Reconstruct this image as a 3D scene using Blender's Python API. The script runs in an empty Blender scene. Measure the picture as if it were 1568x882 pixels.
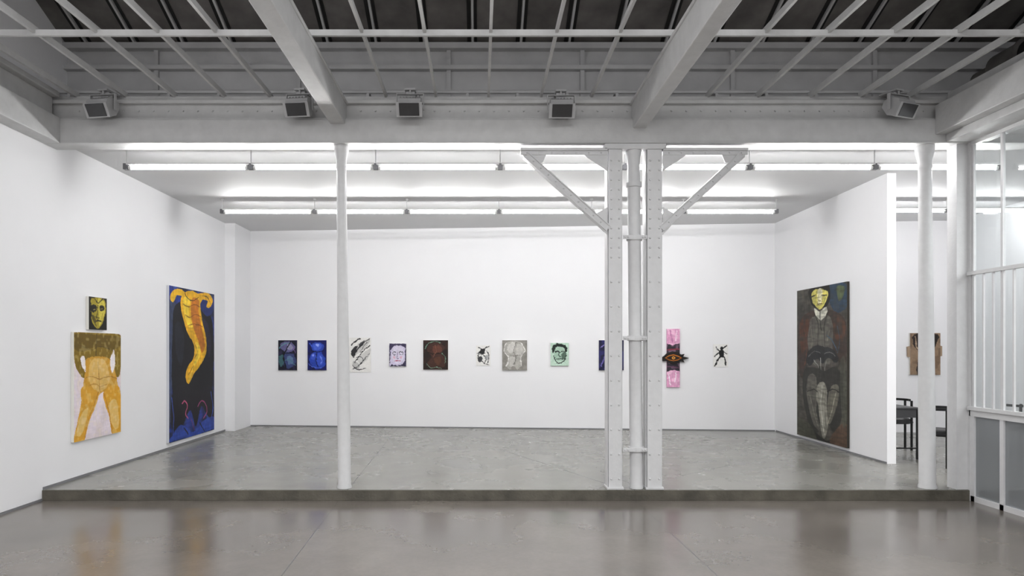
import bpy, math, random
import numpy as np
from mathutils import Vector
random.seed(3); rng=np.random.RandomState(5)
S=bpy.context.scene
EYE=1.6; F=1045.0; CX=735.0; CY=534.0   # photo measured on a 1568 px wide copy

# ------------------------------------------------------------------ materials
def lin(c):
    if isinstance(c,str):
        c=c.lstrip('#'); c=[int(c[i:i+2],16)/255 for i in (0,2,4)]
    return tuple((x/12.92 if x<=0.04045 else ((x+0.055)/1.055)**2.4) for x in c)
def mat(name,col,rough=0.5,metal=0,var=0.04,scale=6,bump=0.0,bscale=60,spec=0.5,detail=4):
    m=bpy.data.materials.new(name); m.use_nodes=True; nt=m.node_tree; b=nt.nodes['Principled BSDF']
    b.inputs['Roughness'].default_value=rough; b.inputs['Metallic'].default_value=metal
    b.inputs['Specular IOR Level'].default_value=spec
    tc=nt.nodes.new('ShaderNodeTexCoord'); n=nt.nodes.new('ShaderNodeTexNoise')
    n.inputs['Scale'].default_value=scale; n.inputs['Detail'].default_value=detail
    nt.links.new(tc.outputs['Object'],n.inputs['Vector'])
    r=nt.nodes.new('ShaderNodeValToRGB'); c=lin(col)
    r.color_ramp.elements[0].position=.3; r.color_ramp.elements[1].position=.7
    r.color_ramp.elements[0].color=(*[x*(1-var) for x in c],1)
    r.color_ramp.elements[1].color=(*[min(1,x*(1+var)) for x in c],1)
    nt.links.new(n.outputs['Fac'],r.inputs[0]); nt.links.new(r.outputs[0],b.inputs['Base Color'])
    if bump:
        n2=nt.nodes.new('ShaderNodeTexNoise'); n2.inputs['Scale'].default_value=bscale
        nt.links.new(tc.outputs['Object'],n2.inputs['Vector'])
        bp=nt.nodes.new('ShaderNodeBump'); bp.inputs['Strength'].default_value=bump; bp.inputs['Distance'].default_value=.01
        nt.links.new(n2.outputs['Fac'],bp.inputs['Height']); nt.links.new(bp.outputs[0],b.inputs['Normal'])
    return m
def emit(name,strength,col=(1,1,1)):
    m=bpy.data.materials.new(name); m.use_nodes=True; nt=m.node_tree
    b=nt.nodes['Principled BSDF']; b.inputs['Base Color'].default_value=(1,1,1,1)
    b.inputs['Emission Color'].default_value=(*col,1); b.inputs['Emission Strength'].default_value=strength
    return m
def concrete(name,base,dark,light,lines,rough=(.2,.32),spec=.6,fine=.14):
    m=bpy.data.materials.new(name); m.use_nodes=True; nt=m.node_tree; L=nt.links.new; N=nt.nodes.new
    b=nt.nodes['Principled BSDF']; tc=N('ShaderNodeTexCoord')
    n=N('ShaderNodeTexNoise'); n.inputs['Scale'].default_value=.9; n.inputs['Detail'].default_value=7; n.inputs['Roughness'].default_value=.55
    L(tc.outputs['Object'],n.inputs['Vector'])
    r=N('ShaderNodeValToRGB'); e=r.color_ramp.elements
    e[0].position=.28; e[0].color=(*lin(dark),1); e[1].position=.74; e[1].color=(*lin(light),1)
    k=e.new(.5); k.color=(*lin(base),1)
    L(n.outputs['Fac'],r.inputs[0])
    n2=N('ShaderNodeTexNoise'); n2.inputs['Scale'].default_value=30; n2.inputs['Detail'].default_value=4
    L(tc.outputs['Object'],n2.inputs['Vector'])
    mx=N('ShaderNodeMix'); mx.data_type='RGBA'; mx.blend_type='MULTIPLY'; mx.inputs[0].default_value=fine
    r2=N('ShaderNodeValToRGB'); r2.color_ramp.elements[0].position=.3; r2.color_ramp.elements[0].color=(.5,.5,.5,1); r2.color_ramp.elements[1].position=.7
    L(n2.outputs['Fac'],r2.inputs[0]); L(r.outputs[0],mx.inputs[6]); L(r2.outputs[0],mx.inputs[7])
    sx=N('ShaderNodeSeparateXYZ'); L(tc.outputs['Object'],sx.inputs[0])
    last=None
    for (x0,y0,x1,y1) in lines:
        a,bb=(y1-y0),-(x1-x0); q=math.hypot(a,bb); a/=q; bb/=q; c=-(a*x0+bb*y0)
        m1=N('ShaderNodeMath'); m1.operation='MULTIPLY'; m1.inputs[1].default_value=a; L(sx.outputs[0],m1.inputs[0])
        m2=N('ShaderNodeMath'); m2.operation='MULTIPLY_ADD'; m2.inputs[1].default_value=bb; L(sx.outputs[1],m2.inputs[0]); L(m1.outputs[0],m2.inputs[2])
        m3=N('ShaderNodeMath'); m3.operation='ADD'; m3.inputs[1].default_value=c; L(m2.outputs[0],m3.inputs[0])
        m4=N('ShaderNodeMath'); m4.operation='ABSOLUTE'; L(m3.outputs[0],m4.inputs[0])
        m5=N('ShaderNodeMath'); m5.operation='LESS_THAN'; m5.inputs[1].default_value=.0045; L(m4.outputs[0],m5.inputs[0])
        if last is None: last=m5.outputs[0]
        else:
            m6=N('ShaderNodeMath'); m6.operation='MAXIMUM'; L(last,m6.inputs[0]); L(m5.outputs[0],m6.inputs[1]); last=m6.outputs[0]
    mx2=N('ShaderNodeMix'); mx2.data_type='RGBA'; L(last,mx2.inputs[0]); L(mx.outputs[2],mx2.inputs[6]); mx2.inputs[7].default_value=(*lin('#45423f'),1)
    L(mx2.outputs[2],b.inputs['Base Color'])
    mr=N('ShaderNodeMapRange'); mr.inputs[1].default_value=.3; mr.inputs[2].default_value=.7; mr.inputs[3].default_value=rough[0]; mr.inputs[4].default_value=rough[1]
    L(n.outputs['Fac'],mr.inputs[0]); L(mr.outputs[0],b.inputs['Roughness'])
    b.inputs['Specular IOR Level'].default_value=spec
    return m
def glassmat(name,tint=(.93,.95,.95),gl=.9,extra=None,mixf=.6):
    m=bpy.data.materials.new(name); m.use_nodes=True; nt=m.node_tree; L=nt.links.new; N=nt.nodes.new
    nt.nodes.remove(nt.nodes['Principled BSDF']); out=nt.nodes['Material Output']
    t=N('ShaderNodeBsdfTransparent'); t.inputs[0].default_value=(*tint,1)
    g=N('ShaderNodeBsdfGlossy'); g.inputs['Roughness'].default_value=.03; g.inputs[0].default_value=(gl,gl,gl,1)
    lw=N('ShaderNodeLayerWeight'); lw.inputs[0].default_value=.5
    pw=N('ShaderNodeMath'); pw.operation='POWER'; pw.inputs[1].default_value=4; L(lw.outputs['Facing'],pw.inputs[0])
    ma=N('ShaderNodeMath'); ma.operation='MULTIPLY_ADD'; ma.inputs[1].default_value=.8; ma.inputs[2].default_value=.04; L(pw.outputs[0],ma.inputs[0])
    mx=N('ShaderNodeMixShader'); L(ma.outputs[0],mx.inputs[0]); L(t.outputs[0],mx.inputs[1]); L(g.outputs[0],mx.inputs[2])
    o=mx.outputs[0]
    if extra:
        d=N('ShaderNodeBsdfDiffuse'); d.inputs[0].default_value=(*lin(extra),1)
        m2=N('ShaderNodeMixShader'); m2.inputs[0].default_value=mixf; L(mx.outputs[0],m2.inputs[1]); L(d.outputs[0],m2.inputs[2]); o=m2.outputs[0]
    L(o,out.inputs[0]); return m

M_wall=mat('white_wall_paint','#ececee',.65,var=.008,scale=2,bump=.03,bscale=90)
M_ceil=mat('white_ceiling_paint','#d2d2d3',.6,var=.01,scale=2)
M_steel=mat('white_painted_steel','#cfcfd0',.42,var=.03,scale=14,bump=.12,bscale=40)
M_beam=mat('grey_white_beam_paint','#c4c4c4',.5,var=.05,scale=9,bump=.25,bscale=25)
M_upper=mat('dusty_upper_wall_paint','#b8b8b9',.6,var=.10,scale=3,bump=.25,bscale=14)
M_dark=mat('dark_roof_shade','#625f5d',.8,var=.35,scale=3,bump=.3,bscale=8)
M_black=mat('black_gap','#101010',.7)
M_fix=mat('fixture_white_enamel','#d8d8d8',.4)
M_brk=mat('bracket_grey','#6d6d70',.4,metal=.4)
M_tube=emit('fluorescent_tube_glow',69.0,(1,.995,.99))
M_lamp=mat('floodlight_housing','#b5b5b6',.45,var=.05)
M_lglass=mat('floodlight_dark_glass','#3c3c3e',.2)
M_gap=mat('shadow_gap_strip','#77777a',.6)
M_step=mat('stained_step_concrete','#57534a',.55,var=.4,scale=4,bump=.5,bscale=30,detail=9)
M_blk=mat('black_chair_steel','#0c0c0d',.3,spec=.5)
M_seat=mat('black_leather','#141416',.38,bump=.2,bscale=80)
M_ttop=mat('dark_table_top','#3a3a3c',.4)
M_cfl=concrete('polished_concrete_platform','#7f7e78','#74736d','#8b8a84',
   [(-1.50,7.7,-1.68,14.5),(1.75,7.7,2.05,14.5),(-4.9,7.3,-1.55,10.7),(1.62,7.8,.3,10.9),(1.62,7.8,5.2,10.9),(5.2,7.6,6.4,9.2),(-6,10.9,9,10.82)])
M_fl=concrete('polished_concrete_lower','#69635d','#5e5953','#746e67',
   [(-1.60,7.7,-1.42,3.0),(1.76,7.7,1.83,3.0)],rough=(.15,.25),spec=.7)
M_glass=glassmat('window_glass')
M_frost=glassmat('grey_lower_glass',(.75,.77,.78),.9,'#8e9193')

# ------------------------------------------------------------------ mesh builder
class B:
    def __init__(s): s.v=[]; s.f=[]; s.m=[]; s.s=[]
    def add(s,vs,fs,mi=0,sm=False):
        o=len(s.v); s.v+= [tuple(v) for v in vs]
        for f in fs: s.f.append([i+o for i in f]); s.m.append(mi); s.s.append(sm)
    def box(s,x0,x1,y0,y1,z0,z1,mi=0):
        s.hexa([(x0,y0,z0),(x1,y0,z0),(x1,y1,z0),(x0,y1,z0),(x0,y0,z1),(x1,y0,z1),(x1,y1,z1),(x0,y1,z1)],mi)
    def hexa(s,c,mi=0):
        s.add(c,[(3,2,1,0),(4,5,6,7),(0,1,5,4),(1,2,6,5),(2,3,7,6),(3,0,4,7)],mi)
    def cyl(s,p0,p1,r0,r1=None,mi=0,seg=16,caps=True):
        r1=r0 if r1 is None else r1
        p0=Vector(p0);p1=Vector(p1);d=(p1-p0).normalized()
        a=d.orthogonal().normalized(); b=d.cross(a)
        r=[]
        for p,rr in((p0,r0),(p1,r1)):
            r.append([p+(a*math.cos(2*math.pi*i/seg)+b*math.sin(2*math.pi*i/seg))*rr for i in range(seg)])
        s.add(r[0]+r[1],[(i,(i+1)%seg,seg+(i+1)%seg,seg+i) for i in range(seg)],mi,True)
        if caps:
            s.add(r[0],[tuple(reversed(range(seg)))],mi); s.add(r[1],[tuple(range(seg))],mi)
    def lathe(s,cx,cy,prof,mi=0,seg=28,lean=lambda z:0):
        n=len(prof); vs=[]
        for r,z in prof:
            for i in range(seg):
                t=2*math.pi*i/seg; vs.append((cx+lean(z)+r*math.cos(t),cy+r*math.sin(t),z))
        fs=[(k*seg+i,k*seg+(i+1)%seg,(k+1)*seg+(i+1)%seg,(k+1)*seg+i) for k in range(n-1) for i in range(seg)]
        s.add(vs,fs,mi,True)
        s.add(vs[:seg],[tuple(reversed(range(seg)))],mi); s.add(vs[-seg:],[tuple(range(seg))],mi)
    def tube(s,pts,r,mi=0,seg=10):
        P=[Vector(p) for p in pts]; n=len(P); vs=[]
        up=None
        for i,p in enumerate(P):
            d=((P[min(i+1,n-1)]-P[max(i-1,0)])).normalized()
            if up is None: up=d.orthogonal().normalized()
            a=(up-d*up.dot(d)).normalized(); up=a; b=d.cross(a)
            for k in range(seg):
                t=2*math.pi*k/seg; vs.append(p+(a*math.cos(t)+b*math.sin(t))*r)
        fs=[(j*seg+k,j*seg+(k+1)%seg,(j+1)*seg+(k+1)%seg,(j+1)*seg+k) for j in range(n-1) for k in range(seg)]
        s.add(vs,fs,mi,True)
        s.add(vs[:seg],[tuple(reversed(range(seg)))],mi); s.add(vs[-seg:],[tuple(range(seg))],mi)
    def prism_xz(s,poly,y0,y1,mi=0):   # poly in (x,z)
        n=len(poly); vs=[(x,y0,z) for x,z in poly]+[(x,y1,z) for x,z in poly]
        s.add(vs,[tuple(range(n)),tuple(reversed(range(n,2*n)))]+[(i,n+i,n+(i+1)%n,(i+1)%n) for i in range(n)],mi)
    def prism_yz(s,poly,x0,x1,mi=0):
        n=len(poly); vs=[(x0,y,z) for y,z in poly]+[(x1,y,z) for y,z in poly]
        s.add(vs,[tuple(range(n)),tuple(reversed(range(n,2*n)))]+[(i,n+i,n+(i+1)%n,(i+1)%n) for i in range(n)],mi)
    def out(s,name,mats,bevel=0,loc=(0,0,0),rotz=0):
        me=bpy.data.meshes.new(name); me.from_pydata(s.v,[],s.f)
        for m in mats: me.materials.append(m)
        me.polygons.foreach_set('material_index',s.m); me.polygons.foreach_set('use_smooth',s.s)
        me.update()
        import bmesh
        bm=bmesh.new(); bm.from_mesh(me); bmesh.ops.recalc_face_normals(bm,faces=bm.faces); bm.to_mesh(me); bm.free()
        o=bpy.data.objects.new(name,me); S.collection.objects.link(o); o.location=loc; o.rotation_euler=(0,0,rotz)
        if bevel:
            md=o.modifiers.new('bevel','BEVEL'); md.width=bevel; md.segments=2; md.limit_method='ANGLE'
        return o
def W(u,v,d): return ((u-CX)*d/F, d, EYE+(CY-v)*d/F)

# ------------------------------------------------------------------ room shell
XL=-4.96; YS=7.74; CEIL=4.04
BK0=(-4.787,14.17); BK1=(5.74,13.27)
def bky(x): return BK0[1]+(BK1[1]-BK0[1])*(x-BK0[0])/(BK1[0]-BK0[0])
b=B(); b.box(XL-.2,XL,-4.2,14.6,-.3,8.4); b.out('wall_left',[M_wall])
b=B(); x0,x1=-5.16,9.2
b.hexa([(x0,bky(x0),-.12),(x1,bky(x1),-.12),(x1,bky(x1)+.2,-.12),(x0,bky(x0)+.2,-.12),(x0,bky(x0),4.3),(x1,bky(x1),4.3),(x1,bky(x1)+.2,4.3),(x0,bky(x0)+.2,4.3)])
b.out('wall_back',[M_wall])
b=B(); b.box(XL,-4.765,13.27,14.22,0,CEIL); b.out('wall_pilaster',[M_wall])
b=B(); xa,ya,xb,yb=5.655,9.48,5.735,13.30
b.hexa([(xa,ya,0),(xa+.125,ya,0),(xb+.125,yb,0),(xb,yb,0),(xa,ya,CEIL),(xa+.125,ya,CEIL),(xb+.125,yb,CEIL),(xb,yb,CEIL)])
b.out('wall_partition',[M_wall])
b=B(); b.box(9,9.2,-4.2,14.6,-.3,8.4); b.out('wall_right',[M_wall])
b=B(); b.box(-5.16,9.2,-4.2,-4,-.3,8.4); b.out('wall_rear',[M_wall])
b=B(); b.box(XL,9,8.0,14.4,CEIL,CEIL+.12); b.box(5.75,9,-4,8.0,CEIL,CEIL+.08); b.out('ceiling',[M_ceil])
b=B(); b.box(XL,9,-4,YS+.02,-.3,-.12); b.out('floor',[M_fl])
b=B(); b.box(XL,9,YS,14.4,-.119,0,0); 
b.box(XL,9,YS-.012,YS,-.119,-.004,1); b.out('floor_platform',[M_cfl,M_step])
# thin grey strips painting in the dark shadow gap at the wall feet
b=B(); b.box(XL,XL+.012,-4,YS-.02,-.12,-.095); b.out('shadow_gap_left',[M_gap])
b=B(); b.box(XL,XL+.012,YS,13.26,0,.03); b.out('shadow_gap_platform_left',[M_gap])
b=B(); b.hexa([(-4.76,bky(-4.76)-.012,0),(5.73,bky(5.73)-.012,0),(5.73,bky(5.73),0),(-4.76,bky(-4.76),0),(-4.76,bky(-4.76)-.012,.02),(5.73,bky(5.73)-.012,.02),(5.73,bky(5.73),.02),(-4.76,bky(-4.76),.02)])
b.out('shadow_gap_back',[M_gap])
b=B(); b.hexa([(xa-.012,ya,0),(xa,ya,0),(xb,13.2,0),(xb-.012,13.2,0),(xa-.012,ya,.025),(xa,ya,.025),(xb,13.2,.025),(xb-.012,13.2,.025)])
b.out('shadow_gap_partition',[M_gap])

# header beam over platform edge (riveted, stepped)
b=B()
b.box(XL,9,YS,8.0,3.93,4.20)                    # lower face
b.box(XL,9,YS+.10,8.1,4.20,4.50)                # recess web
b.box(XL,9,YS+.02,8.1,4.205,4.225)
b.box(XL,9,YS+.04,YS+.12,4.40,4.44)
b.box(-4.75,9,YS-.02,YS,3.93,3.945)
for i in range(60):
    x=-4.6+i*.17
    b.cyl((x,YS+.10,4.33),(x,YS+.085,4.33),.012,.008,0,8)
b.out('header_beam',[M_beam],bevel=.006)
# upper wall with ledges, conduit along its foot
b=B()
b.box(XL,9,8.2,8.35,4.45,5.24)
b.box(XL,9,7.98,8.2,4.45,4.50); b.box(XL,9,8.12,8.2,4.93,4.98); b.box(XL,9,8.1,8.2,5.17,5.24)
for x in [-3.9,-2.2,-.4,1.2,3.0,4.7]: b.box(x,x+.05,8.16,8.2,4.5,5.17)
b.cyl((XL,7.95,4.59),(9,7.95,4.59),.022,mi=0)
for i in range(24):
    x=-4.8+i*.58; b.box(x,x+.03,7.94,8.2,4.50,4.60)
b.out('wall_upper',[M_upper])
# side beams
b=B(); b.box(XL,-4.76,-4,YS,3.93,4.22); b.box(XL,-4.86,-4,YS+.02,4.22,4.46); b.box(XL,-4.78,-4,YS+.02,4.46,4.52); b.out('side_beam',[M_beam],bevel=.008)
b=B(); b.box(5.16,5.75,-4,YS,4.03,4.36); b.box(5.28,5.75,-4,YS,3.94,4.03); b.box(5.3,5.75,-4,YS,4.36,4.5); b.out('side_beam',[M_beam],bevel=.008)

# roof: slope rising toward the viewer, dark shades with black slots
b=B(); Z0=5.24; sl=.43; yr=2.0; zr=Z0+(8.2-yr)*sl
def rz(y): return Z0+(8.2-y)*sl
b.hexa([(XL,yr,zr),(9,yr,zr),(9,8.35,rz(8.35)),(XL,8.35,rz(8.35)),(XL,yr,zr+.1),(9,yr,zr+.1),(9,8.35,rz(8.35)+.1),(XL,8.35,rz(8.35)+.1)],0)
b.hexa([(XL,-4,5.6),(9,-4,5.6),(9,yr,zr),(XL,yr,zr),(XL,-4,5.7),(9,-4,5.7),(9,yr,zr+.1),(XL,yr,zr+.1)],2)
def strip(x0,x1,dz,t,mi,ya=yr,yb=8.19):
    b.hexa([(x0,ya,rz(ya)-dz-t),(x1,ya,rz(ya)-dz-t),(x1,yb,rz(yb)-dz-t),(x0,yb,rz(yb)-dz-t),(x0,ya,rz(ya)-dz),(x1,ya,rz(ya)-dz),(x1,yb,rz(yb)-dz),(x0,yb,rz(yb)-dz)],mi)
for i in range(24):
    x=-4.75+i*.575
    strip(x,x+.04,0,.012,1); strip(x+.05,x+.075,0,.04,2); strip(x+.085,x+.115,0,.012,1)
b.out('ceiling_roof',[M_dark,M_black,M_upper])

# roof beams
b=B(); b.box(-1.70,-1.53,-4,YS+.1,4.15,4.41); b.box(-1.72,-1.51,-4,YS+.1,4.39,4.42); b.out('roof_beam',[M_beam],bevel=.01)
b=B(); b.box(1.735,1.885,-4,YS+.1,4.10,4.41); b.box(1.715,1.905,-4,YS+.1,4.39,4.42); b.out('roof_beam',[M_beam],bevel=.01)
# lattice
b=B()
for u in [45,120,195,270,345,415,497,592,668,748,828,905,985,1082,1158,1238,1315,1390,1468,1545]:
    x=(u-CX)/384*2.9
    b.box(x-.014,x+.014,-3.9,7.90,4.49,4.53); b.box(x-.004,x+.004,-3.9,7.90,4.53,4.56)
for y in [6.24,4.4,2.6,.8,-1,-2.8]:
    b.box(XL,6.9,y,y+.03,4.465,4.52)
b.out('ceiling_lattice',[M_beam])
# exhaust duct upper right
b=B(); b.cyl((6.0,7.85,4.80),(6.0,7.45,4.80),.19,mi=0,seg=28); b.cyl((6.0,7.45,4.80),(6.0,7.42,4.80),.21,mi=0,seg=28); b.cyl((6.0,7.41,4.80),(6.0,7.40,4.80),.17,mi=1,seg=28)
b.cyl((6.0,7.85,4.80),(6.0,8.19,4.80),.12,mi=0); b.out('exhaust_duct',[M_dark,M_black])

# ------------------------------------------------------------------ columns
def column(name,ub,ut,r0,r1):
    yb=7.85; xb=(ub-CX)*yb/F; xt=(ut-CX)*yb/F; H=3.93
    L=lambda z:(xt-xb)*z/H
    b=B(); prof=[(r0*1.12,0.001),(r0*1.12,.02),(r0*1.0,.05),(r0,1.0),(r1*1.08,2.4),(r1,3.58),(r1,3.66),(r1*1.14,3.675),(r1*1.14,3.70),(r1*1.02,3.715),(r1*1.05,3.76),(r1*1.35,3.84),(r1*1.45,3.86),(r1*1.45,H)]
    b.lathe(xb,yb,prof,0,32,L); b.out(name,[M_steel])
column('cast_iron_column',527.5,522.5,.073,.056)
column('cast_iron_column',1420,1416,.085,.068)
# riveted posts with braces
b=B()
def ux(u,y=7.8): return (u-CX)*y/F
def uz(v,y=7.8): return EYE+(CY-v)*y/F
ZT=uz(228,7.75)
for (ua,ub) in ((931,951),(990,1012)):
    xa_,xb_=ux(ua),ux(ub); w=xb_-xa_
    b.box(xa_,xb_,7.76,7.785,0,ZT)            # front plate
    b.box(xa_,xb_,7.925,7.95,0,ZT)            # back plate
    b.box(xa_+.02,xa_+.035,7.785,7.925,0,ZT); b.box(xb_-.035,xb_-.02,7.785,7.925,0,ZT)
    b.box(xa_-.012,xa_-.001,7.79,7.945,0,ZT); b.box(xb_+.001,xb_+.012,7.79,7.945,0,ZT)
    b.box(xa_-.02,xb_+.02,7.74,7.96,0.001,.025)
    z=.12
    while z<ZT-.05:
        for x in (xa_+.03,xb_-.03): b.cyl((x,7.76,z),(x,7.745,z),.013,.007,0,8)
        z+=.28 if z<2.5 else .11
# top chords and diagonals
def bar(p0,p1,wd,y0,y1,mi=0):
    (xa1,za1),(xb1,zb1)=p0,p1; d=Vector((xb1-xa1,zb1-za1)).normalized(); n=Vector((-d.y,d.x))*wd/2
    b.prism_xz([(xa1+n.x,za1+n.y),(xb1+n.x,zb1+n.y),(xb1-n.x,zb1-n.y),(xa1-n.x,za1-n.y)],y0,y1,mi)
zt=uz(232.5)
for sgn,inner,outer in ((-1,929,797),(1,1014,1143)):
    xi,xo=ux(inner),ux(outer)
    b.box(min(xi,xo),max(xi,xo),7.74,7.95,zt-.0,zt+.03)
    b.box(min(xi,xo),max(xi,xo),7.76,7.775,zt-.045,zt)
    p0=(ux(outer-sgn*8),uz(238)); p1=(ux(inner-sgn*2),uz(351))
    bar(p0,p1,.075,7.765,7.785); 
    d=Vector((p1[0]-p0[0],p1[1]-p0[1])).normalized(); n=Vector((-d.y,d.x))*.034
    for s_ in (-1,1):
        bar((p0[0]+n.x*s_,p0[1]+n.y*s_),(p1[0]+n.x*s_,p1[1]+n.y*s_),.012,7.75,7.86)
    for t in [i/11 for i in range(12)]:
        x=p0[0]+(p1[0]-p0[0])*t; z=p0[1]+(p1[1]-p0[1])*t
        b.cyl((x,7.765,z),(x,7.752,z),.011,.006,0,8)
    # gussets
    b.prism_xz([(xi,uz(236)),(ux(inner+sgn*38),uz(236)),(ux(inner+sgn*30),uz(243)),(xi,uz(263))],7.768,7.782)
    b.prism_xz([(xo,uz(236)),(ux(outer-sgn*40),uz(236)),(ux(outer-sgn*34),uz(250)),(ux(outer-sgn*18),uz(252))],7.768,7.782)
    b.prism_xz([(xi,uz(318)),(xi,uz(360)),(ux(inner+sgn*8),uz(352)),(ux(inner+sgn*24),uz(331))],7.768,7.782)
    for k in range(7):
        x=xi+(xo-xi)*(k+.5)/7; b.cyl((x,7.76,zt-.022),(x,7.748,zt-.022),.011,.006,0,8)
b.box(ux(925),ux(1018),7.74,7.96,ZT,3.93)
# centre downpipe with collars (clamped to the posts, part of the same assembly)
xb_=ux(974.5,7.84); xt_=ux(970,7.84); L=lambda z:(xt_-xb_)*z/3.93
r=.073; prof=[(r*1.1,.001),(r*1.1,.03),(r,.05)]
for z in [.45+0.0, 1.72, 2.87, 3.48]:
    prof+=[(r,z-.03),(r*1.22,z-.028),(r*1.22,z+.028),(r,z+.03)]
prof+=[(r*.95,3.7),(r*1.05,3.8),(r*1.3,3.88),(r*1.3,3.928)]
b.lathe(xb_,7.84,prof,0,32,L)
for z in [.45,1.72,2.87]:
    b.box(ux(953),ux(989.5),7.755,7.775,z-.022,z+.022)
    for u in (956,961,983,987): b.cyl((ux(u),7.757,z),(ux(u),7.74,z),.013,.008,0,8)
b.out('riveted_steel_post_frame',[M_steel],bevel=.002)

# ------------------------------------------------------------------ fluorescent rows
def tube_row(name,xs,y,z):
    b=B()
    for i in range(len(xs)-1):
        a,c=xs[i]+.035,xs[i+1]-.035
        b.cyl((a+.02,y,z),(c-.02,y,z),.020,mi=1,seg=12)
        b.cyl((a,y,z),(a+.03,y,z),.024,mi=0,seg=12); b.cyl((c-.03,y,z),(c,y,z),.024,mi=0,seg=12)
        b.box(a-.02,c+.02,y-.035,y+.045,z+.032,z+.055,0)
        for xx in (a+.008,c-.02): b.box(xx,xx+.012,y-.012,y+.02,z-.026,z+.04,0)
    for x in xs:
        b.box(x-.028,x+.028,y-.02,y+.04,z-.02,z+.05,2); b.cyl((x,y+.01,z+.05),(x,y+.01,CEIL-.002),.006,mi=0,seg=8); b.cyl((x,y+.01,CEIL-.015),(x,y+.01,CEIL-.002),.03,mi=0,seg=12)
    b.out(name,[M_fix,M_tube,M_brk])
y1=8.2; tube_row('fluorescent_light_row',[W(u,257,y1)[0] for u in (193,384,575,766,957,1148,1340,1532)],y1,W(0,257,y1)[2])
y2=11.1; tube_row('fluorescent_light_row',[W(u,325,y2)[0] for u in (340,481.5,623,764,906,1047,1189)],y2,W(0,325,y2)[2])
tube_row('fluorescent_light_row',[6.1,7.6,8.9],y2,W(0,323,y2)[2])

# ------------------------------------------------------------------ floodlights
def flood(u,v,rot=0,mount='up'):
    b=B(); w=.125
    prof=[(-.12,.0),(-.10,.07),(-.02,.105),(.08,.09),(.11,.03),(.05,-.07),(-.05,-.115)]
    b.prism_yz(prof,-w,w,0)
    b.prism_yz([(-.150,.012),(-.118,.02),(-.046,-.118),(-.072,-.128)],-w-.018,w+.018,0)
    b.prism_yz([(-.156,-.002),(-.146,.002),(-.076,-.118),(-.084,-.118)],-w+.015,w-.015,1)
    for i in range(7):
        x=-w+.02+i*(2*w-.04)/6; b.prism_yz([(-.09,.07),(-.02,.12),(.09,.105),(.125,.03),(.09,.02)],x-.004,x+.004,0)
    for x in (-w-.028,w+.02): b.box(x,x+.008,-.02,.02,-.03,.15,0)
    b.box(-w-.028,w+.028,-.02,.02,.145,.153,0); b.cyl((0,0,.15),(0,.0,.20),.012,mi=0,seg=10); b.box(-.06,.06,-.02,.20,.195,.215,0)
    b.box(-.05,.05,.02,.09,.12,.19,0)
    p=W(u,v,7.62); return b.out('floodlight',[M_lamp,M_lglass],loc=p,rotz=rot,bevel=.003)
for u,v,r in ((158,166,-.15),(459,165,-.1),(628,165,0),(859,167,0),(1376,166,.35)): flood(u,v,r)

# ------------------------------------------------------------------ glazed partition on right
b=B(); gx=5.55
b.box(5.42,5.56,7.76,7.92,0,3.93); b.box(5.545,5.575,7.72,7.78,-.12,3.94)
mull=[7.72-.43*i for i in range(12)]
ZB=.86; 
for k,y in enumerate(mull):
    b.box(gx,gx+.06,y-.055,y,-.12,ZB)
    b.box(gx+.01,gx+.04,y-.03,y,ZB,3.95)
b.box(gx,gx+.06,mull[-1],7.74,-.12,-.06); b.box(gx-.005,gx+.065,mull[-1],7.74,ZB-.02,ZB+.05)
b.box(gx-.03,gx+.01,mull[-1],7.74,2.43,2.47); b.box(gx-.03,gx+.01,mull[-1],7.74,ZB+.05,ZB+.09)
b.box(gx,gx+.05,mull[-1],7.74,3.9,3.96)
y=7.66
while y>mull[-1]:
    b.box(gx-.02,gx,y-.02,y,ZB+.05,2.45); y-=.143
b.box(gx+.02,gx+.026,mull[-1],7.72,-.08,ZB-.01,2)
b.box(gx+.022,gx+.028,mull[-1],7.72,ZB+.03,3.93,1)
b.out('window_1',[M_steel,M_glass,M_frost])

# ------------------------------------------------------------------ chairs and table
def chair(x,y,rot,z=0.0):
    b=B(); R=.26
    arc=[(R*math.sin(t),-R*math.cos(t)*.9+.02) for t in np.linspace(-math.pi*.62,math.pi*.62,25)]
    for i in range(len(arc)-1):
        (xa1,ya1),(xb1,yb1)=arc[i],arc[i+1]
        k=.93
        b.hexa([(xa1,ya1,.765),(xb1,yb1,.765),(xb1*k,yb1*k,.765),(xa1*k,ya1*k,.765),(xa1,ya1,.80),(xb1,yb1,.80),(xb1*k,yb1*k,.80),(xa1*k,ya1*k,.80)],0)
    for (lx,ly) in ((-.24,-.08),(.24,-.08),(-.225,.17),(.225,.17)):
        b.tube([(lx,ly,.001),(lx,ly,.78)],.018,0,12)
    b.box(-.235,.235,-.015+.15,.185,.43,.45,0); b.box(-.235,.235,-.10,-.07,.43,.45,0)
    b.box(-.25,-.23,-.08,.17,.43,.45,0); b.box(.23,.25,-.08,.17,.43,.45,0)
    seat=[]; n=32
    for i in range(n):
        t=2*math.pi*i/n; c,s_=math.cos(t),math.sin(t)
        seat.append((.235*abs(c)**.6*(1 if c>0 else -1),.02+.225*abs(s_)**.6*(1 if s_>0 else -1)))
    for z0_,z1_,k0,k1 in ((.415,.425,.95,1),(.425,.485,1,1),(.485,.5,1,.92)):
        b.add([(p[0]*k0,p[1]*k0,z0_) for p in seat]+[(p[0]*k1,p[1]*k1,z1_) for p in seat],[(i,(i+1)%n,n+(i+1)%n,n+i) for i in range(n)],1,True)
    b.add([(p[0]*.92,p[1]*.92,.5) for p in seat],[tuple(range(n))],1); b.add([(p[0]*.95,p[1]*.95,.415) for p in seat],[tuple(reversed(range(n)))],1)
    b.out('armchair',[M_blk,M_seat],loc=(x,y,z),rotz=rot)
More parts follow.
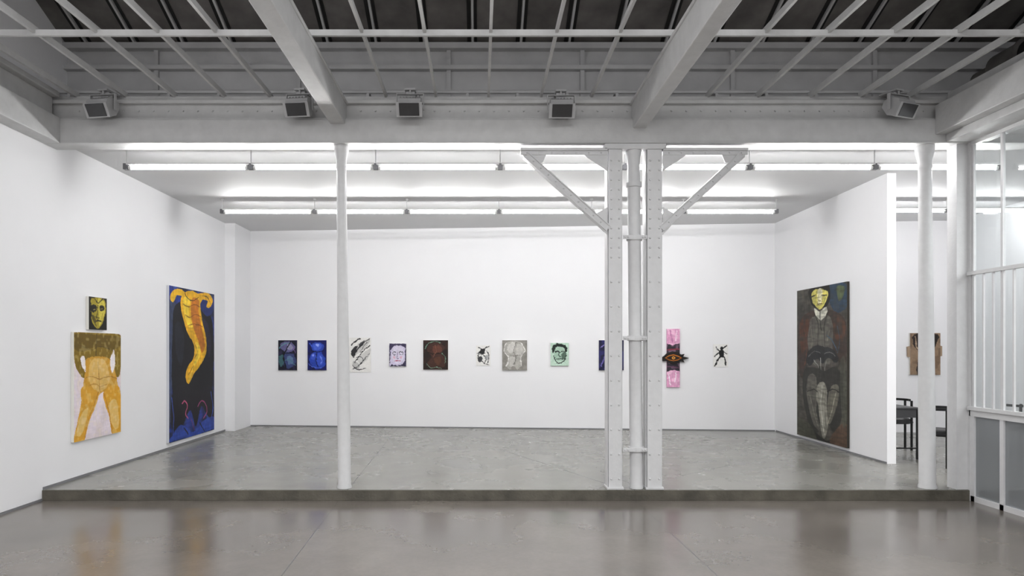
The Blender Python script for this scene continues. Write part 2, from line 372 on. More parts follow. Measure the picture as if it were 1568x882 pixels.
chair(6.33,9.36,.9); chair(6.6,10.95,3.0); chair(7.9,9.9,.4)
b=B(); tx0,tx1,ty0,ty1=5.90,6.36,9.86,10.55
b.box(tx0,tx1,ty0,ty1,.725,.75,1); b.box(tx0+.02,tx1-.02,ty0+.02,ty1-.02,.60,.725,1)
for x in (tx0+.01,tx1-.04):
    for y in (ty0+.01,ty1-.04): b.box(x,x+.03,y,y+.03,0.001,.725,0)
b.box(tx0+.01,tx1-.01,ty0+.012,ty0+.03,.15,.17,0); b.box(tx0+.01,tx1-.01,ty1-.03,ty1-.012,.15,.17,0)
b.out('side_table',[M_blk,M_ttop],bevel=.003)

# ------------------------------------------------------------------ paintings: colour-attribute canvases
pm=bpy.data.materials.new('painted_canvas'); pm.use_nodes=True; nt=pm.node_tree; bs=nt.nodes['Principled BSDF']
at=nt.nodes.new('ShaderNodeAttribute'); at.attribute_name='paint'; nt.links.new(at.outputs['Color'],bs.inputs['Base Color'])
bs.inputs['Roughness'].default_value=.6; bs.inputs['Specular IOR Level'].default_value=.3
tc=nt.nodes.new('ShaderNodeTexCoord'); nz=nt.nodes.new('ShaderNodeTexNoise'); nz.inputs['Scale'].default_value=70
bp=nt.nodes.new('ShaderNodeBump'); bp.inputs['Strength'].default_value=.15; bp.inputs['Distance'].default_value=.005
nt.links.new(tc.outputs['Object'],nz.inputs['Vector']); nt.links.new(nz.outputs['Fac'],bp.inputs['Height']); nt.links.new(bp.outputs[0],bs.inputs['Normal'])
def hexc(c): c=c.lstrip('#'); return np.array([int(c[i:i+2],16)/255 for i in (0,2,4)])
def vnoise(H,Wd,cells,seed,ax=1.0):
    r=np.random.RandomState(seed); gh=max(2,int(cells*H/max(H,Wd)/ax))+2; gw=max(2,int(cells*ax*Wd/max(H,Wd)))+2
    g=r.rand(gh,gw); y=np.linspace(0,gh-1.001,H); x=np.linspace(0,gw-1.001,Wd)
    yi=y.astype(int); xi=x.astype(int); fy=(y-yi)[:,None]; fx=(x-xi)[None,:]
    fy=fy*fy*(3-2*fy); fx=fx*fx*(3-2*fx)
    return (g[yi][:,xi]*(1-fy)*(1-fx)+g[yi+1][:,xi]*fy*(1-fx)+g[yi][:,xi+1]*(1-fy)*fx+g[yi+1][:,xi+1]*fy*fx)
class Wall:   # vertical plane through p, horizontal unit r (rightwards seen from room), n towards room
    def __init__(s,p,r): s.p=np.array([p[0],p[1]]); r=np.array(r,float); s.r=r/np.linalg.norm(r); s.n=np.array([s.r[1],-s.r[0]])
    def hit(s,u,v,off=.04):
        d=np.array([(u-CX)/F,1.0]); p=s.p+s.n*off; t=(p@s.n)/(d@s.n); q=d*t
        return float((q-s.p)@s.r), EYE+(CY-v)/F*t
WB=Wall(BK0,(BK1[0]-BK0[0],BK1[1]-BK0[1])); WLf=Wall((XL,0),(0,1)); WP=Wall((xa,ya),(-(xb-xa),-(yb-ya)))
class Canvas:
    def __init__(s,wall,corners,bg,res=.006,seed=1,var=.12,th=.04,wob=.5):
        s.wall=wall; s.th=th
        (ua,va),(ub,vb),(uc,vc),(ud,vd)=corners  # TL,TR,BR,BL
        A=wall.hit(ua,va,th);Bq=wall.hit(ub,vb,th);C=wall.hit(uc,vc,th);D=wall.hit(ud,vd,th)
        s.s0=(A[0]+D[0])/2; s.s1=(Bq[0]+C[0])/2; s.zt=(A[1]+Bq[1])/2; s.zb=(C[1]+D[1])/2
        s.w=s.s1-s.s0; s.h=s.zt-s.zb
        s.nx=max(8,int(abs(s.w)/res)); s.ny=max(8,int(s.h/res)); s.res=s.h/s.ny
        s.a=np.zeros((s.ny+1,s.nx+1,3)); s.a[:]=hexc(bg); s.seed=seed
        Y,X=np.mgrid[0:s.ny+1,0:s.nx+1].astype(float)
        s.ppx=s.ny/abs(vd-va)   # grid cells per photo px (approx.)
        k=wob*s.ppx*3
        s.X=X+(vnoise(s.ny+1,s.nx+1,18,seed)-.5)*k+(vnoise(s.ny+1,s.nx+1,60,seed+3)-.5)*k*.7; s.Y=Y+(vnoise(s.ny+1,s.nx+1,18,seed+9)-.5)*k+(vnoise(s.ny+1,s.nx+1,60,seed+4)-.5)*k*.7
        s.var=var
    def m(s,pt):
        q=s.wall.hit(pt[0],pt[1],s.th); return ((q[0]-s.s0)/s.w*s.nx,(s.zt-q[1])/s.h*s.ny)
    def blend(s,mask,col,a=1):
        mask=(np.clip(mask,0,1)*a)[...,None]; s.a=s.a*(1-mask)+hexc(col)*mask
    def sm(s,pts,closed):
        P=[s.m(p) for p in pts]; n=len(P); o=[]
        if n<3: return P
        rngk=range(n) if closed else range(n-1)
        for i in rngk:
            g=(lambda k:P[k%n]) if closed else (lambda k:P[min(max(k,0),n-1)])
            p0,p1,p2,p3=[np.array(g(i+j)) for j in (-1,0,1,2)]
            for t in (0,.25,.5,.75): o.append(tuple(.5*((2*p1)+(-p0+p2)*t+(2*p0-5*p1+4*p2-p3)*t*t+(-p0+3*p1-3*p2+p3)*t**3)))
        if not closed: o.append(P[-1])
        return o
    def poly(s,pts,col,a=1,smooth=True,tex=0):
        P=s.sm(pts,True) if smooth else [s.m(p) for p in pts]
        ins=np.zeros(s.X.shape,bool); n=len(P)
        for i in range(n):
            x0,y0=P[i];x1,y1=P[(i+1)%n]
            if abs(y1-y0)<1e-9: continue
            c=((y0>s.Y)!=(y1>s.Y))&(s.X<(x1-x0)*(s.Y-y0)/(y1-y0)+x0); ins^=c
        m=ins.astype(float)
        if tex: m*= np.clip((vnoise(*s.X.shape,26,s.seed+len(pts)+tex)-.25)*3,0,1)
        s.blend(m,col,a); return s
    def line(s,pts,w,col,a=1):
        P=s.sm(pts,False); w=w*s.ppx/2; best=np.full(s.X.shape,1e9)
        wm=.65+.7*vnoise(*s.X.shape,24,s.seed+len(pts)+int(pts[0][0]))
        for (x0,y0),(x1,y1) in zip(P[:-1],P[1:]):
            dx,dy=x1-x0,y1-y0; t=np.clip(((s.X-x0)*dx+(s.Y-y0)*dy)/(dx*dx+dy*dy+1e-9),0,1)
            best=np.minimum(best,np.hypot(s.X-x0-t*dx,s.Y-y0-t*dy))
        s.blend(np.clip((w*wm-best)+.5,0,1),col,a); return s
    def ell(s,c,rx,ry,col,a=1):
        return s.poly([(c[0]+rx*math.cos(t),c[1]+ry*math.sin(t)) for t in np.linspace(0,2*math.pi,13)[:-1]],col,a)
    def mott(s,col,a,cells=12,lo=.45,k=4,sd=0,ax=1.0):
        s.blend((vnoise(*s.X.shape,cells,s.seed+77+sd,ax)-lo)*k,col,a); return s
    def verts(s,off):
        n=s.wall.n; p=s.wall.p; X=np.linspace(s.s0,s.s1,s.nx+1); Z=np.linspace(s.zt,s.zb,s.ny+1)
        gx,gz=np.meshgrid(X,Z); q=p[None,None,:]+gx[...,None]*s.wall.r+n*off
        return np.dstack([q,gz])
    def out(s,name,edge='#e6e3dc',extra=None):
        v=.35*vnoise(*s.X.shape,40,s.seed+5,.5)+.35*vnoise(*s.X.shape,50,s.seed+7,2.)+.3*vnoise(*s.X.shape,12,s.seed+6)
        a=np.clip(s.a*(1+(v-.5)[...,None]*2.6*s.var),0,1)
        V=s.verts(s.th).reshape(-1,3); col=a.reshape(-1,3); nx,ny=s.nx,s.ny
        i=np.arange(ny)[:,None]*(nx+1)+np.arange(nx)[None,:]
        Fq=np.stack([i,i+nx+1,i+nx+2,i+1],-1).reshape(-1,4)
        vs=V.tolist(); fs=Fq.tolist(); cs=col.tolist()
        def q3(ss,z,off):
            q=s.wall.p+ss*s.wall.r+s.wall.n*off; return [q[0],q[1],z]
        ec=hexc(edge).tolist(); o=len(vs)
        for ss,z in ((s.s0,s.zt),(s.s1,s.zt),(s.s1,s.zb),(s.s0,s.zb)):
            vs.append(q3(ss,z,s.th)); vs.append(q3(ss,z,.003)); cs+= [ec,ec]
        fs+= [[o,o+2,o+3,o+1],[o+2,o+4,o+5,o+3],[o+4,o+6,o+7,o+5],[o+6,o,o+1,o+7],[o+1,o+3,o+5,o+7]]
        if extra:
            for pts,c,off in extra:      # extra shaped boards: pts in photo px
                Q=[s.wall.hit(u,v_,s.th) for u,v_ in pts]; o=len(vs); n=len(Q)
                for ss,z in Q: vs.append(q3(ss,z,off)); cs.append(hexc(c).tolist())
                for ss,z in Q: vs.append(q3(ss,z,.003)); cs.append(hexc(c).tolist())
                fs.append([o+k for k in range(n)]); fs+= [[o+k,o+(k+1)%n,o+n+(k+1)%n,o+n+k] for k in range(n)]
        me=bpy.data.meshes.new(name); me.from_pydata(vs,[],fs)
        ca=me.color_attributes.new('paint','FLOAT_COLOR','POINT')
        c=np.array(cs); c=np.where(c<=.04045,c/12.92,((c+.055)/1.055)**2.4); c=np.hstack([c,np.ones((len(c),1))])
        ca.data.foreach_set('color',c.astype(np.float32).ravel()); me.materials.append(pm); me.update()
        ob=bpy.data.objects.new(name,me); S.collection.objects.link(ob); return ob
def rect(u0,v0,u1,v1): return [(u0,v0),(u1,v0),(u1,v1),(u0,v1)]

# --- back wall row
c=Canvas(WB,rect(426,521,455,567),'#171926',.006,11)
c.mott('#2e2a4c',.7,8); c.poly([(429,527),(436,523),(446,524),(452,531),(447,538),(438,539),(431,534)],'#5f5c86'); c.poly([(436,540),(449,542),(453,554),(447,562),(438,564),(433,554)],'#36406c'); c.poly([(441,526),(449,530),(446,536),(440,534)],'#9a98b4',.8); c.poly([(440,546),(448,547),(449,555),(442,558)],'#5f7a98',.8); c.poly([(427,546),(433,543),(434,556),(429,562)],'#3d6468',.9)
c.line([(428,533),(434,527),(444,525)],1.1,'#5d8f94'); c.line([(433,553),(442,551),(452,559)],1.2,'#46707c'); c.line([(445,524),(439,534),(434,548),(438,564)],1.8,'#0a0b12'); c.line([(428,544),(438,541),(453,541)],1.4,'#0a0b12'); c.line([(449,532),(453,540)],1.2,'#7a5f96')
c.out('abstract_figure_painting')
c=Canvas(WB,rect(471,521,500,567),'#11155a',.006,12)
c.mott('#0b0d3a',.8,8); c.poly([(476,529),(484,524),(493,526),(496,533),(492,540),(498,548),(497,560),(488,565),(480,562),(474,554),(475,544),(480,539)],'#2440a6'); c.poly([(480,528),(488,525),(493,530),(488,536),(481,535)],'#4460cc'); c.ell((480,546),4,5.5,'#3a55c0'); c.poly([(487,541),(494,545),(495,556),(489,561),(485,552)],'#3450ba'); c.poly([(483,527),(489,527),(486,531)],'#93a8ec'); c.ell((479,544),1.6,2.2,'#8298e4'); c.line([(490,545),(493,551),(491,557)],1.2,'#768ce2')
c.line([(477,537),(486,539),(495,537)],1.2,'#070a30'); c.line([(485,540),(484,550),(487,562)],1.1,'#070a30'); c.line([(473,558),(480,562),(492,563)],1.2,'#4a64c8'); c.line([(474,525),(478,531)],1,'#3d5dd0')
c.out('blue_nude_painting')
c=Canvas(WB,rect(531,517,568,570),'#e6e5e2',.006,13,.04,th=.012)
c.poly([(545,530),(556,522),(566,520),(562,530),(552,538),(543,544)],'#bdbcba',.8); c.poly([(548,548),(560,538),(567,534),(564,548),(552,558)],'#c6c5c2',.8); c.poly([(541,553),(550,558),(548,566),(540,562)],'#a9a8a6',.7)
for p,w in (([(566,519),(556,525),(547,535),(541,547)],1.5),([(567,529),(557,536),(549,547),(543,556)],1.2),([(559,523),(552,530),(545,541)],.8),([(538,528),(545,522),(551,519)],2.0),([(566,541),(558,550),(549,560),(541,565)],1.0),([(545,548),(552,546),(556,551),(552,558)],1.2),([(540,560),(548,566),(560,564)],1),([(562,524),(557,530),(551,540)],.7)): c.line(p,w,'#202024')
c.poly([(537,541),(541,533),(547,529),(545,537),(540,546)],'#17171a',.9); c.poly([(550,526),(558,521),(556,528),(551,531)],'#2a2a2e',.8)
c.out('ink_drawing',edge='#cfcfcf')
c=Canvas(WB,rect(596,526,622,561),'#cbc4dc',.005,14)
c.poly([(596,526),(622,526),(622,534),(614,529),(604,529),(598,536),(597,556),(596,561)],'#3a3450',smooth=False); c.poly([(622,530),(622,561),(614,561),(620,552),(620,538)],'#332d49',smooth=False)
c.poly([(600,558),(609,560),(618,557),(622,561),(596,561)],'#27223c',smooth=False); c.ell((609,543),9.5,14,'#d6d0e2')
c.line([(601,540),(604,538.5),(607,540)],1,'#1f1b30'); c.line([(611,540),(614,538.5),(617,540)],1,'#1f1b30'); c.line([(601,542),(604,543),(607,542)],.7,'#1f1b30'); c.line([(611,542),(614,543),(617,542)],.7,'#1f1b30')
c.line([(609,539),(608.5,546),(607,548.5),(610,549)],.9,'#6a5b80'); c.line([(605,553),(609,552),(613,553)],1.3,'#a8506a'); c.ell((604,547),2,2,'#d79fb5',.7); c.ell((614,547),2,2,'#d79fb5',.7)
c.out('face_painting')
c=Canvas(WB,rect(648,521,686,566),'#231714',.006,15)
c.mott('#3a231c',.7,7); c.poly([(655,530),(664,525),(676,527),(681,534),(675,541),(682,550),(679,562),(668,560),(661,564),(654,556),(661,547),(656,540)],'#40261e'); c.poly([(663,531),(672,529),(677,535),(670,542),(663,539)],'#5a3428'); c.poly([(664,550),(672,546),(676,553),(670,559)],'#50301f')
c.line([(651,534),(656,526),(666,523),(674,525)],.9,'#6f937c'); c.line([(676,540),(682,547),(681,556)],.8,'#6f937c'); c.line([(653,557),(659,563),(668,562),(676,565)],.9,'#7da08a'); c.line([(655,540),(664,542),(676,540)],1.2,'#160d0b'); c.line([(666,529),(668,538),(663,547)],.8,'#7a5040')
c.out('brown_figure_painting')
c=Canvas(WB,rect(729,529,751,560),'#e8e7e4',.005,16,.04,th=.012)
for p,w in (([(732,532),(739,535),(745,532),(749,530)],1.4),([(735,538),(732,545),(735,550)],1.6),([(745,537),(749,546),(747,556)],1.1),([(731,541),(737,543),(743,540)],1.2),([(738,553),(742,557),(749,558)],1),([(740,543),(744,549),(742,556)],1.2)): c.line(p,w,'#1a1a1c')
c.poly([(737,534),(743,535),(741,541),(735,541)],'#252527'); c.poly([(731,548),(736,545),(739,550),(734,555)],'#3a3a3d'); c.poly([(742,546),(747,543),(748,550),(744,552)],'#8f8f92',.7)
c.out('ink_drawing',edge='#cfcfcf')
c=Canvas(WB,rect(769,521,807,567),'#8b8882',.006,17)
c.mott('#7a7771',.6,8); c.poly([(774,526),(786,522),(799,525),(804,536),(798,546),(799,558),(792,566),(786,560),(781,566),(775,560),(778,549),(772,538)],'#aaa7a1'); c.poly([(779,527),(788,524),(789,534),(782,541),(776,535)],'#cfcdc8',.9); c.poly([(792,527),(800,530),(799,541),(791,544)],'#bfbdb8',.9); c.poly([(780,549),(787,546),(788,557),(782,562)],'#c4c2bd',.8)
c.line([(790,525),(787,537),(790,548),(787,558)],.9,'#65625d'); c.line([(775,525),(772,537),(779,549),(775,562)],.9,'#e9e7e4'); c.line([(797,524),(804,536),(797,548),(799,560)],.9,'#e4e3df'); c.line([(778,543),(787,545),(797,543)],.8,'#716e69')
c.out('grey_torso_painting')
c=Canvas(WB,rect(843,525,871,560),'#bdd6c5',.005,18)
c.poly([(846,540),(846,530),(853,526),(862,527),(868,532),(867,539),(862,532),(852,532),(848,540)],'#16201b'); c.ell((857,542),8.5,11,'#a3bfac'); c.line([(850,539),(854,537.5),(856,539)],1.5,'#101613'); c.line([(859,539),(862,537.5),(866,539)],1.5,'#101613'); c.line([(857,539),(856,545),(859,546)],1.2,'#31433a'); c.line([(852,550),(857,549),(862,550)],1.5,'#16201b'); c.line([(848,545),(851,553),(857,556),(864,552),(867,544)],1.5,'#1b2621'); c.poly([(861,541),(867,540),(865,551),(860,548)],'#3d5145',.8)
c.out('green_portrait_painting')
c=Canvas(WB,rect(917,521,955,567),'#17163a',.006,19)
c.mott('#2c2a66',.8,6); c.line([(921,560),(927,545),(936,535),(948,528)],2,'#6b62a8'); c.line([(920,532),(928,527),(937,530),(934,545)],1.6,'#8a7fc2'); c.line([(925,565),(935,552),(950,548)],1.5,'#4a4790'); c.ell((944,555),6,7,'#3d2c55')
c.out('violet_figure_painting')
c=Canvas(WB,rect(1021,503.5,1041,593),'#d79bbd',.006,20)
c.mott('#efc3da',.8,14); c.poly([(1019,526),(1030,529),(1043,525),(1043,569),(1032,566),(1019,570)],'#26222a',smooth=False); c.mott('#e6a9cb',.35,20,.55,5,3)
c.line([(1024,573),(1027,590)],1.6,'#f7e4ee'); c.line([(1035,571),(1033,585)],1.6,'#f7e4ee'); c.line([(1026,506),(1030,524)],2,'#c27aa6'); c.line([(1037,507),(1034,522)],1.6,'#f3d5e4'); c.line([(1022,536),(1041,534)],1.8,'#7d2c3d'); c.line([(1022,561),(1040,563)],1.8,'#5c3a52')
X=[([(1012,548),(1017,545),(1021,541),(1029,538),(1037,539),(1043,543),(1048,542),(1046,546),(1055,548),(1046,551),(1048,555),(1042,553),(1036,557),(1027,557),(1020,553),(1015,553)],'#171310',.055),
   ([(1018,548),(1024,544),(1031,542.5),(1038,544.5),(1044,548),(1038,551.5),(1031,553),(1024,551.5)],'#b5691c',.060),
   ([(1019.5,548),(1025,545.3),(1031,544.2),(1037,546),(1042,548),(1037,550.5),(1031,551.8),(1025,550.7)],'#1c110a',.064),
   ([(1028,548),(1029.5,546),(1031.5,545.6),(1034,548),(1031.5,550.4),(1029.5,550)],'#d8973a',.068),
   ([(1029.8,548),(1031,546.8),(1032.2,548),(1031,549.2)],'#0c0806',.071)]
c.out('eye_assemblage_painting',edge='#caa2b8',extra=X)
c=Canvas(WB,rect(1092,527,1115,562),'#e8e7e4',.005,21,.04,th=.012)
for p,w in (([(1096,531),(1101,537),(1108,533),(1113,529)],1.5),([(1105,536),(1103,545),(1098,553),(1095,560)],2),([(1104,544),(1110,549),(1111,559)],1.9),([(1094,546),(1099,541),(1104,540)],1.6),([(1108,538),(1113,542)],1.2)): c.line(p,w,'#151517')
c.ell((1105,533),2,2.6,'#151517'); c.poly([(1101,537),(1108,536),(1108,546),(1102,547)],'#151517')
c.out('ink_drawing',edge='#cfcfcf')
c=Canvas(WB,rect(1393.5,510,1440,574),'#8d7660',.006,22)
c.mott('#6d5846',.7,9); c.poly([(1400,512),(1436,512),(1433,528),(1425,540),(1428,574),(1404,574),(1407,542),(1399,528)],'#2a211d'); c.poly([(1411,514),(1424,514),(1422,528),(1413,530)],'#9c8571'); c.line([(1402,515),(1404,532),(1413,545),(1411,572)],1.5,'#b79e86'); c.line([(1434,514),(1431,531),(1421,545),(1424,572)],1.5,'#15100e')
c.out('brown_torso_painting',extra=[([(1389.5,531),(1394,530),(1394,547),(1390,546)],'#a08a74',.035),([(1439,529),(1443,530),(1443,545),(1439,546)],'#a08a74',.035)])

# --- left wall
c=Canvas(WLf,[(135.5,454),(163.5,457),(163.5,505),(136.5,505)],'#15130b',.007,31)
c.poly([(139,462),(142,457),(151,456),(160,460),(162,475),(158,492),(152,502),(146,501),(140,488)],'#9d8d28'); c.poly([(150,458),(159,462),(161,476),(157,490),(152,499),(151,480)],'#c9ba48')
c.poly([(138,470),(143,466),(148,470),(147,476),(141,478)],'#1c1a0d'); c.poly([(152,469),(158,468),(160,474),(154,477)],'#241f0e'); c.line([(150,468),(149,482),(147,486),(152,487)],1.6,'#38300f'); c.line([(144,493),(149,491),(155,492)],2,'#2b2410'); c.line([(140,480),(144,490),(147,499)],2.2,'#5e5417'); c.line([(143,474),(146,474)],.8,'#cfc070'); c.line([(154,473),(157,472.5)],.8,'#cfc070'); c.line([(136,456),(140,470),(139,490),(143,503)],2,'#0d0c07'); c.line([(157,480),(156,488)],1.5,'#7b6e1f')
c.line([(145,457),(150,464),(157,458)],1.8,'#2b260f'); c.poly([(140,482),(145,484),(147,494),(143,492)],'#4a4213',.8)
c.out('head_painting')
c=Canvas(WLf,[(112.5,508),(184.5,511.5),(185.5,662),(114,676.5)],'#e4d8e0',.008,32,.06)
c.mott('#d9c9c2',.4,9)
c.poly([(110,514),(118,508),(140,507),(160,508),(178,511),(186,516),(186,545),(184,572),(178,578),(172,572),(176,558),(174,535),(168,560),(166,568),(132,570),(127,545),(124,556),(131,572),(128,579),(118,566),(113,545)],'#7c6312')
c.poly([(112,514),(130,510),(150,513),(184,516),(184,530),(170,536),(150,530),(130,538),(114,534)],'#5a470d',.75); c.line([(148,512),(147,535),(146,560)],1.6,'#3d300a',.8); c.line([(125,530),(140,536),(152,530),(172,537)],1.4,'#473a0e',.8)
c.poly([(134,548),(166,548),(176,568),(180,588),(182,606),(172,622),(162,604),(154,602),(142,618),(128,612),(128,590),(131,566)],'#c6932c'); c.poly([(140,552),(160,552),(168,580),(158,598),(146,598),(136,580)],'#d8b266',.9)
c.poly([(126,592),(150,600),(146,622),(136,648),(128,676),(113,678),(118,650),(124,620)],'#d19a2c'); c.poly([(158,602),(180,590),(186,616),(187,664),(172,666),(168,640)],'#d39a24')
c.poly([(122,640),(135,625),(128,660),(118,668)],'#e0c27e',.8); c.poly([(166,622),(178,612),(182,650),(174,655)],'#e2c07a',.8)
c.line([(131,580),(140,576),(152,580),(168,576),(179,580)],1,'#8a5a14'); c.line([(136,590),(146,588),(154,592),(164,588)],1,'#a5701a'); c.line([(150,555),(152,580),(153,600)],1,'#8f6218'); c.line([(151,600),(144,620),(134,648),(130,670)],1.3,'#a86c16'); c.line([(159,603),(167,630),(172,664)],1.3,'#a86c16')
c.poly([(123,548),(129,546),(131,566),(126,560)],'#f2ecef'); c.poly([(169,548),(175,540),(176,560),(171,570)],'#f2ecef')
c.mott('#efe2c8',.25,30,.6,6,4)
c.out('standing_figure_painting')
c=Canvas(WLf,[(257.5,438.5),(327.5,449),(328.5,657.5),(260.5,678.5)],'#24367f',.008,33,.2)
c.mott('#131c48',.85,16); c.mott('#4262b0',.45,24,.62,6,2); c.mott('#171a2c',.7,10,.48,5,5,.5)
c.poly([(258,476),(267,462),(272,482),(266,530),(263,600),(262,640),(258,640)],'#3a4358',.85) 
c.poly([(266,474),(276,462),(300,464),(322,482),(327,520),(326,580),(320,612),(304,606),(284,616),(266,608),(263,570),(264,516)],'#0e0e12')
c.poly([(264,604),(284,588),(302,598),(322,590),(328,612),(326,644),(316,634),(308,622),(300,654),(292,628),(282,647),(272,664),(262,650)],'#121016'); c.poly([(306,458),(326,454),(327,474),(318,484),(308,474)],'#1b2b68')
c.poly([(308,490),(318,494),(323,524),(320,548),(317,530)],'#262036',.8); c.poly([(268,500),(276,494),(282,520),(278,560),(270,540)],'#1a1c26',.9)
# folded yellow body: arm over the top edge, shoulder and rib cage, a bent leg tapering to a point
c.poly([(261,459),(262,449),(269,443),(279,444),(283,448),(279,453),(271,452),(266,462)],'#d9a81f')
c.poly([(284,447),(294,445),(303,450),(313,448),(322,452),(326,461),(322,470),(316,470),(318,461),(311,459),(307,465),(308,480),(311,498),(316,520),(315,542),(306,560),(297,572),(289,588),(284,577),(288,561),(297,546),(296,526),(287,509),(281,490),(277,472),(277,457)],'#dba61e')
c.poly([(295,456),(305,461),(304,478),(309,503),(314,528),(309,540),(303,520),(296,500),(292,476)],'#b0621c',.85); c.poly([(281,456),(291,458),(289,478),(295,500),(289,501),(282,482)],'#f0cc3c'); c.poly([(299,524),(306,530),(306,546),(295,564),(300,544)],'#efc938',.9)
c.line([(283,449),(287,456),(295,460),(304,455)],1.4,'#2a1f0e'); c.line([(280,466),(288,470),(297,466),(306,470)],1.2,'#6a3a12'); c.line([(283,482),(291,486),(300,482),(308,486)],1,'#7c4214'); c.line([(288,499),(298,496),(310,500)],1.2,'#7a4416'); c.line([(305,547),(296,562),(289,584)],1.2,'#f6dd60'); c.line([(310,453),(317,455),(321,462)],1.2,'#2d240f'); c.line([(297,560),(288,574)],1.2,'#8a5a18'); c.line([(297,525),(302,538),(298,548)],1,'#5a3812')
c.line([(279,618),(283,614),(287,622),(284,634),(288,641)],2.2,'#b84f74'); c.line([(303,622),(308,614),(315,618),(317,630),(312,640)],2,'#a8467a'); c.line([(323,600),(326,625),(321,650)],2,'#3a5cbc'); c.poly([(264,668),(278,650),(296,662),(312,644),(327,638),(327,656),(262,676)],'#2a469e',.85); c.line([(282,655),(288,664)],2.4,'#121016'); c.line([(306,648),(313,660)],2.4,'#121016'); c.line([(263,610),(266,640),(265,668)],2.2,'#2b469c'); c.line([(292,640),(298,658)],1.5,'#7a2c4f')
c.out('blue_and_yellow_figure_painting',edge='#cfd0d6')

# --- partition wall painting
c=Canvas(WP,[(1220,444.5),(1296,432.5),(1298,684),(1221,667.5)],'#4b4841',.008,34,.2)
c.mott('#302e29',.8,14); c.mott('#625d50',.45,22,.6,6,3); c.mott('#41403a',.5,9,.55,5,8)
c.poly([(1270,437),(1296,434),(1296,470),(1280,478),(1270,462)],'#26394c'); c.poly([(1281,440),(1293,438),(1291,454),(1284,460)],'#5d6433',.7)
c.poly([(1222,520),(1224,496),(1231,483),(1244,476),(1266,474),(1284,479),(1295,492),(1297,530),(1292,566),(1282,552),(1238,552),(1230,580),(1223,566)],'#3a2d27'); c.poly([(1224,500),(1232,484),(1240,480),(1240,505),(1236,530),(1227,540)],'#54301f',.85,tex=2); c.poly([(1276,482),(1290,486),(1295,505),(1288,526),(1278,515)],'#583724',.85,tex=3)
c.poly([(1243,486),(1266,482),(1275,498),(1274,545),(1266,560),(1244,556),(1237,525),(1239,500)],'#605e56',.95); c.mott('#3e3c36',.35,26,.55,5,12)
c.poly([(1238,446),(1247,437),(1266,434),(1271,444),(1270,462),(1262,472),(1246,470),(1240,458)],'#14130f'); c.poly([(1243,447),(1252,443),(1264,442),(1268,450),(1265,462),(1257,474),(1250,470),(1244,461)],'#cfc566'); c.poly([(1252,445),(1259,444),(1258,464),(1253,466)],'#efe9bd')
c.line([(1243,454),(1249,452.5)],1.6,'#1d1c10'); c.line([(1258,452.5),(1266,452)],1.6,'#1d1c10'); c.line([(1254,452),(1253,460),(1257,461)],1,'#7a702c'); c.line([(1251,466),(1259,465.5)],1.1,'#5a3f22'); c.line([(1240,449),(1252,440),(1269,444)],3,'#15140f'); c.line([(1264,456),(1261,466)],1.4,'#5d6a38')
c.poly([(1247,472),(1256,477),(1265,470),(1266,480),(1257,490),(1249,482)],'#cfcebf'); c.line([(1256,478),(1256,492),(1258,506)],2.2,'#1a1918'); c.line([(1247,480),(1253,498),(1252,530)],1.4,'#201d19'); c.line([(1268,478),(1262,500),(1263,530)],1.4,'#201d19'); c.line([(1241,500),(1244,520),(1240,545)],1.2,'#8a8878',.7); c.line([(1270,505),(1267,522)],1.2,'#8f8d7e',.7)
# gathered sleeves and hands, wing-like dark folds
c.poly([(1233,548),(1240,535),(1250,529),(1262,531),(1274,534),(1284,548),(1280,556),(1268,548),(1260,556),(1250,550),(1240,560)],'#232426',.95)
c.line([(1238,545),(1247,538),(1256,540)],1.1,'#6d6f6b'); c.line([(1279,545),(1270,539),(1262,542)],1.1,'#73756f'); c.line([(1246,552),(1253,562),(1251,578)],1.4,'#94958e'); c.line([(1265,553),(1263,568),(1267,584)],1.3,'#8c8e87'); c.line([(1266,514),(1275,522),(1281,536)],1.6,'#3e5a6d'); c.line([(1256,548),(1257,566),(1255,590)],1.2,'#c2c2ba')
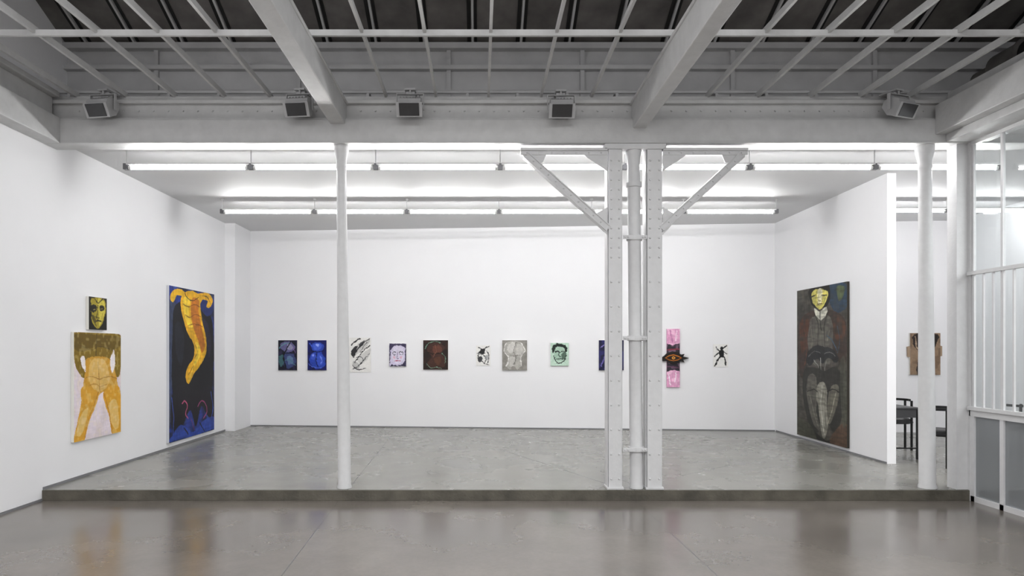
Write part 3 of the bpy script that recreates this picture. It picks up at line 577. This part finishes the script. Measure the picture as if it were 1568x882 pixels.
# coat skirts and one long pale pointed form running down to the shoe
c.poly([(1232,566),(1248,562),(1262,568),(1276,562),(1290,580),(1289,640),(1278,662),(1266,650),(1248,664),(1236,640),(1229,600)],'#2a2926',.9)
c.poly([(1238,576),(1248,574),(1252,600),(1250,630),(1257,660),(1246,650),(1238,622),(1235,596)],'#5a5850'); c.poly([(1270,598),(1281,588),(1285,604),(1279,630),(1270,650),(1266,634)],'#625f54')
c.poly([(1252,590),(1260,584),(1266,596),(1266,625),(1268,650),(1262,672),(1257,660),(1254,630),(1250,606)],'#8e8c80',.95); c.line([(1259,590),(1257,618),(1260,650),(1262,668)],1.4,'#c8c6ba'); c.line([(1264,600),(1263,630),(1265,655)],1.1,'#45433d'); c.line([(1253,600),(1253,625),(1257,652)],1,'#3a3833')
c.line([(1240,606),(1246,630),(1253,654)],1.1,'#8f8d80'); c.line([(1280,600),(1274,628),(1267,650)],1.2,'#a09c8c'); c.line([(1236,600),(1245,596),(1252,600)],1.2,'#151413'); c.line([(1266,600),(1275,596),(1285,600)],1.2,'#151413'); c.poly([(1246,662),(1256,668),(1266,674),(1278,668),(1286,656),(1278,680),(1258,678)],'#161512',.9)
c.poly([(1222,640),(1240,650),(1250,674),(1226,668)],'#45463a',.8); c.poly([(1270,676),(1284,654),(1297,650),(1298,684)],'#5d4535',.8); c.poly([(1286,560),(1294,552),(1297,640),(1290,650)],'#4d4f42',.7); c.line([(1232,505),(1236,530),(1232,560)],1.1,'#7d4328',.8); c.line([(1282,500),(1286,520),(1282,540)],1.1,'#2f5a70',.8)
c.mott('#26241f',.25,40,.55,6,21,.4)
c.out('suited_man_painting',edge='#3a3630')

# ------------------------------------------------------------------ lights
def area(name,loc,rot,sx,sy,p,col=(1,1,1)):
    l=bpy.data.lights.new(name,'AREA'); l.shape='RECTANGLE'; l.size=sx; l.size_y=sy; l.energy=p; l.color=col
    o=bpy.data.objects.new(name,l); S.collection.objects.link(o); o.location=loc; o.rotation_euler=rot; return o
area('front_room_fill',(0,1.2,5.2),(0,0,0),9,5,880)  # unseen area light added above the front room to brighten it
area('side_room_fill',(7.4,5,3.9),(0,0,0),2,4,260)  # unseen fill added to lighten the room behind the glass
w=bpy.data.worlds.new('world'); S.world=w; w.use_nodes=True; w.node_tree.nodes['Background'].inputs[0].default_value=(.9,.93,1,1); w.node_tree.nodes['Background'].inputs[1].default_value=.5

cam=bpy.data.cameras.new('camera'); co=bpy.data.objects.new('camera',cam); S.collection.objects.link(co); S.camera=co
co.location=(0,0,EYE); co.rotation_euler=(math.radians(90),0,0)
cam.sensor_width=36; cam.lens=F/1568*36; cam.shift_x=(784-CX)/1568; cam.shift_y=(CY-441)/1568
S.view_settings.view_transform='Standard'; S.view_settings.look='None'
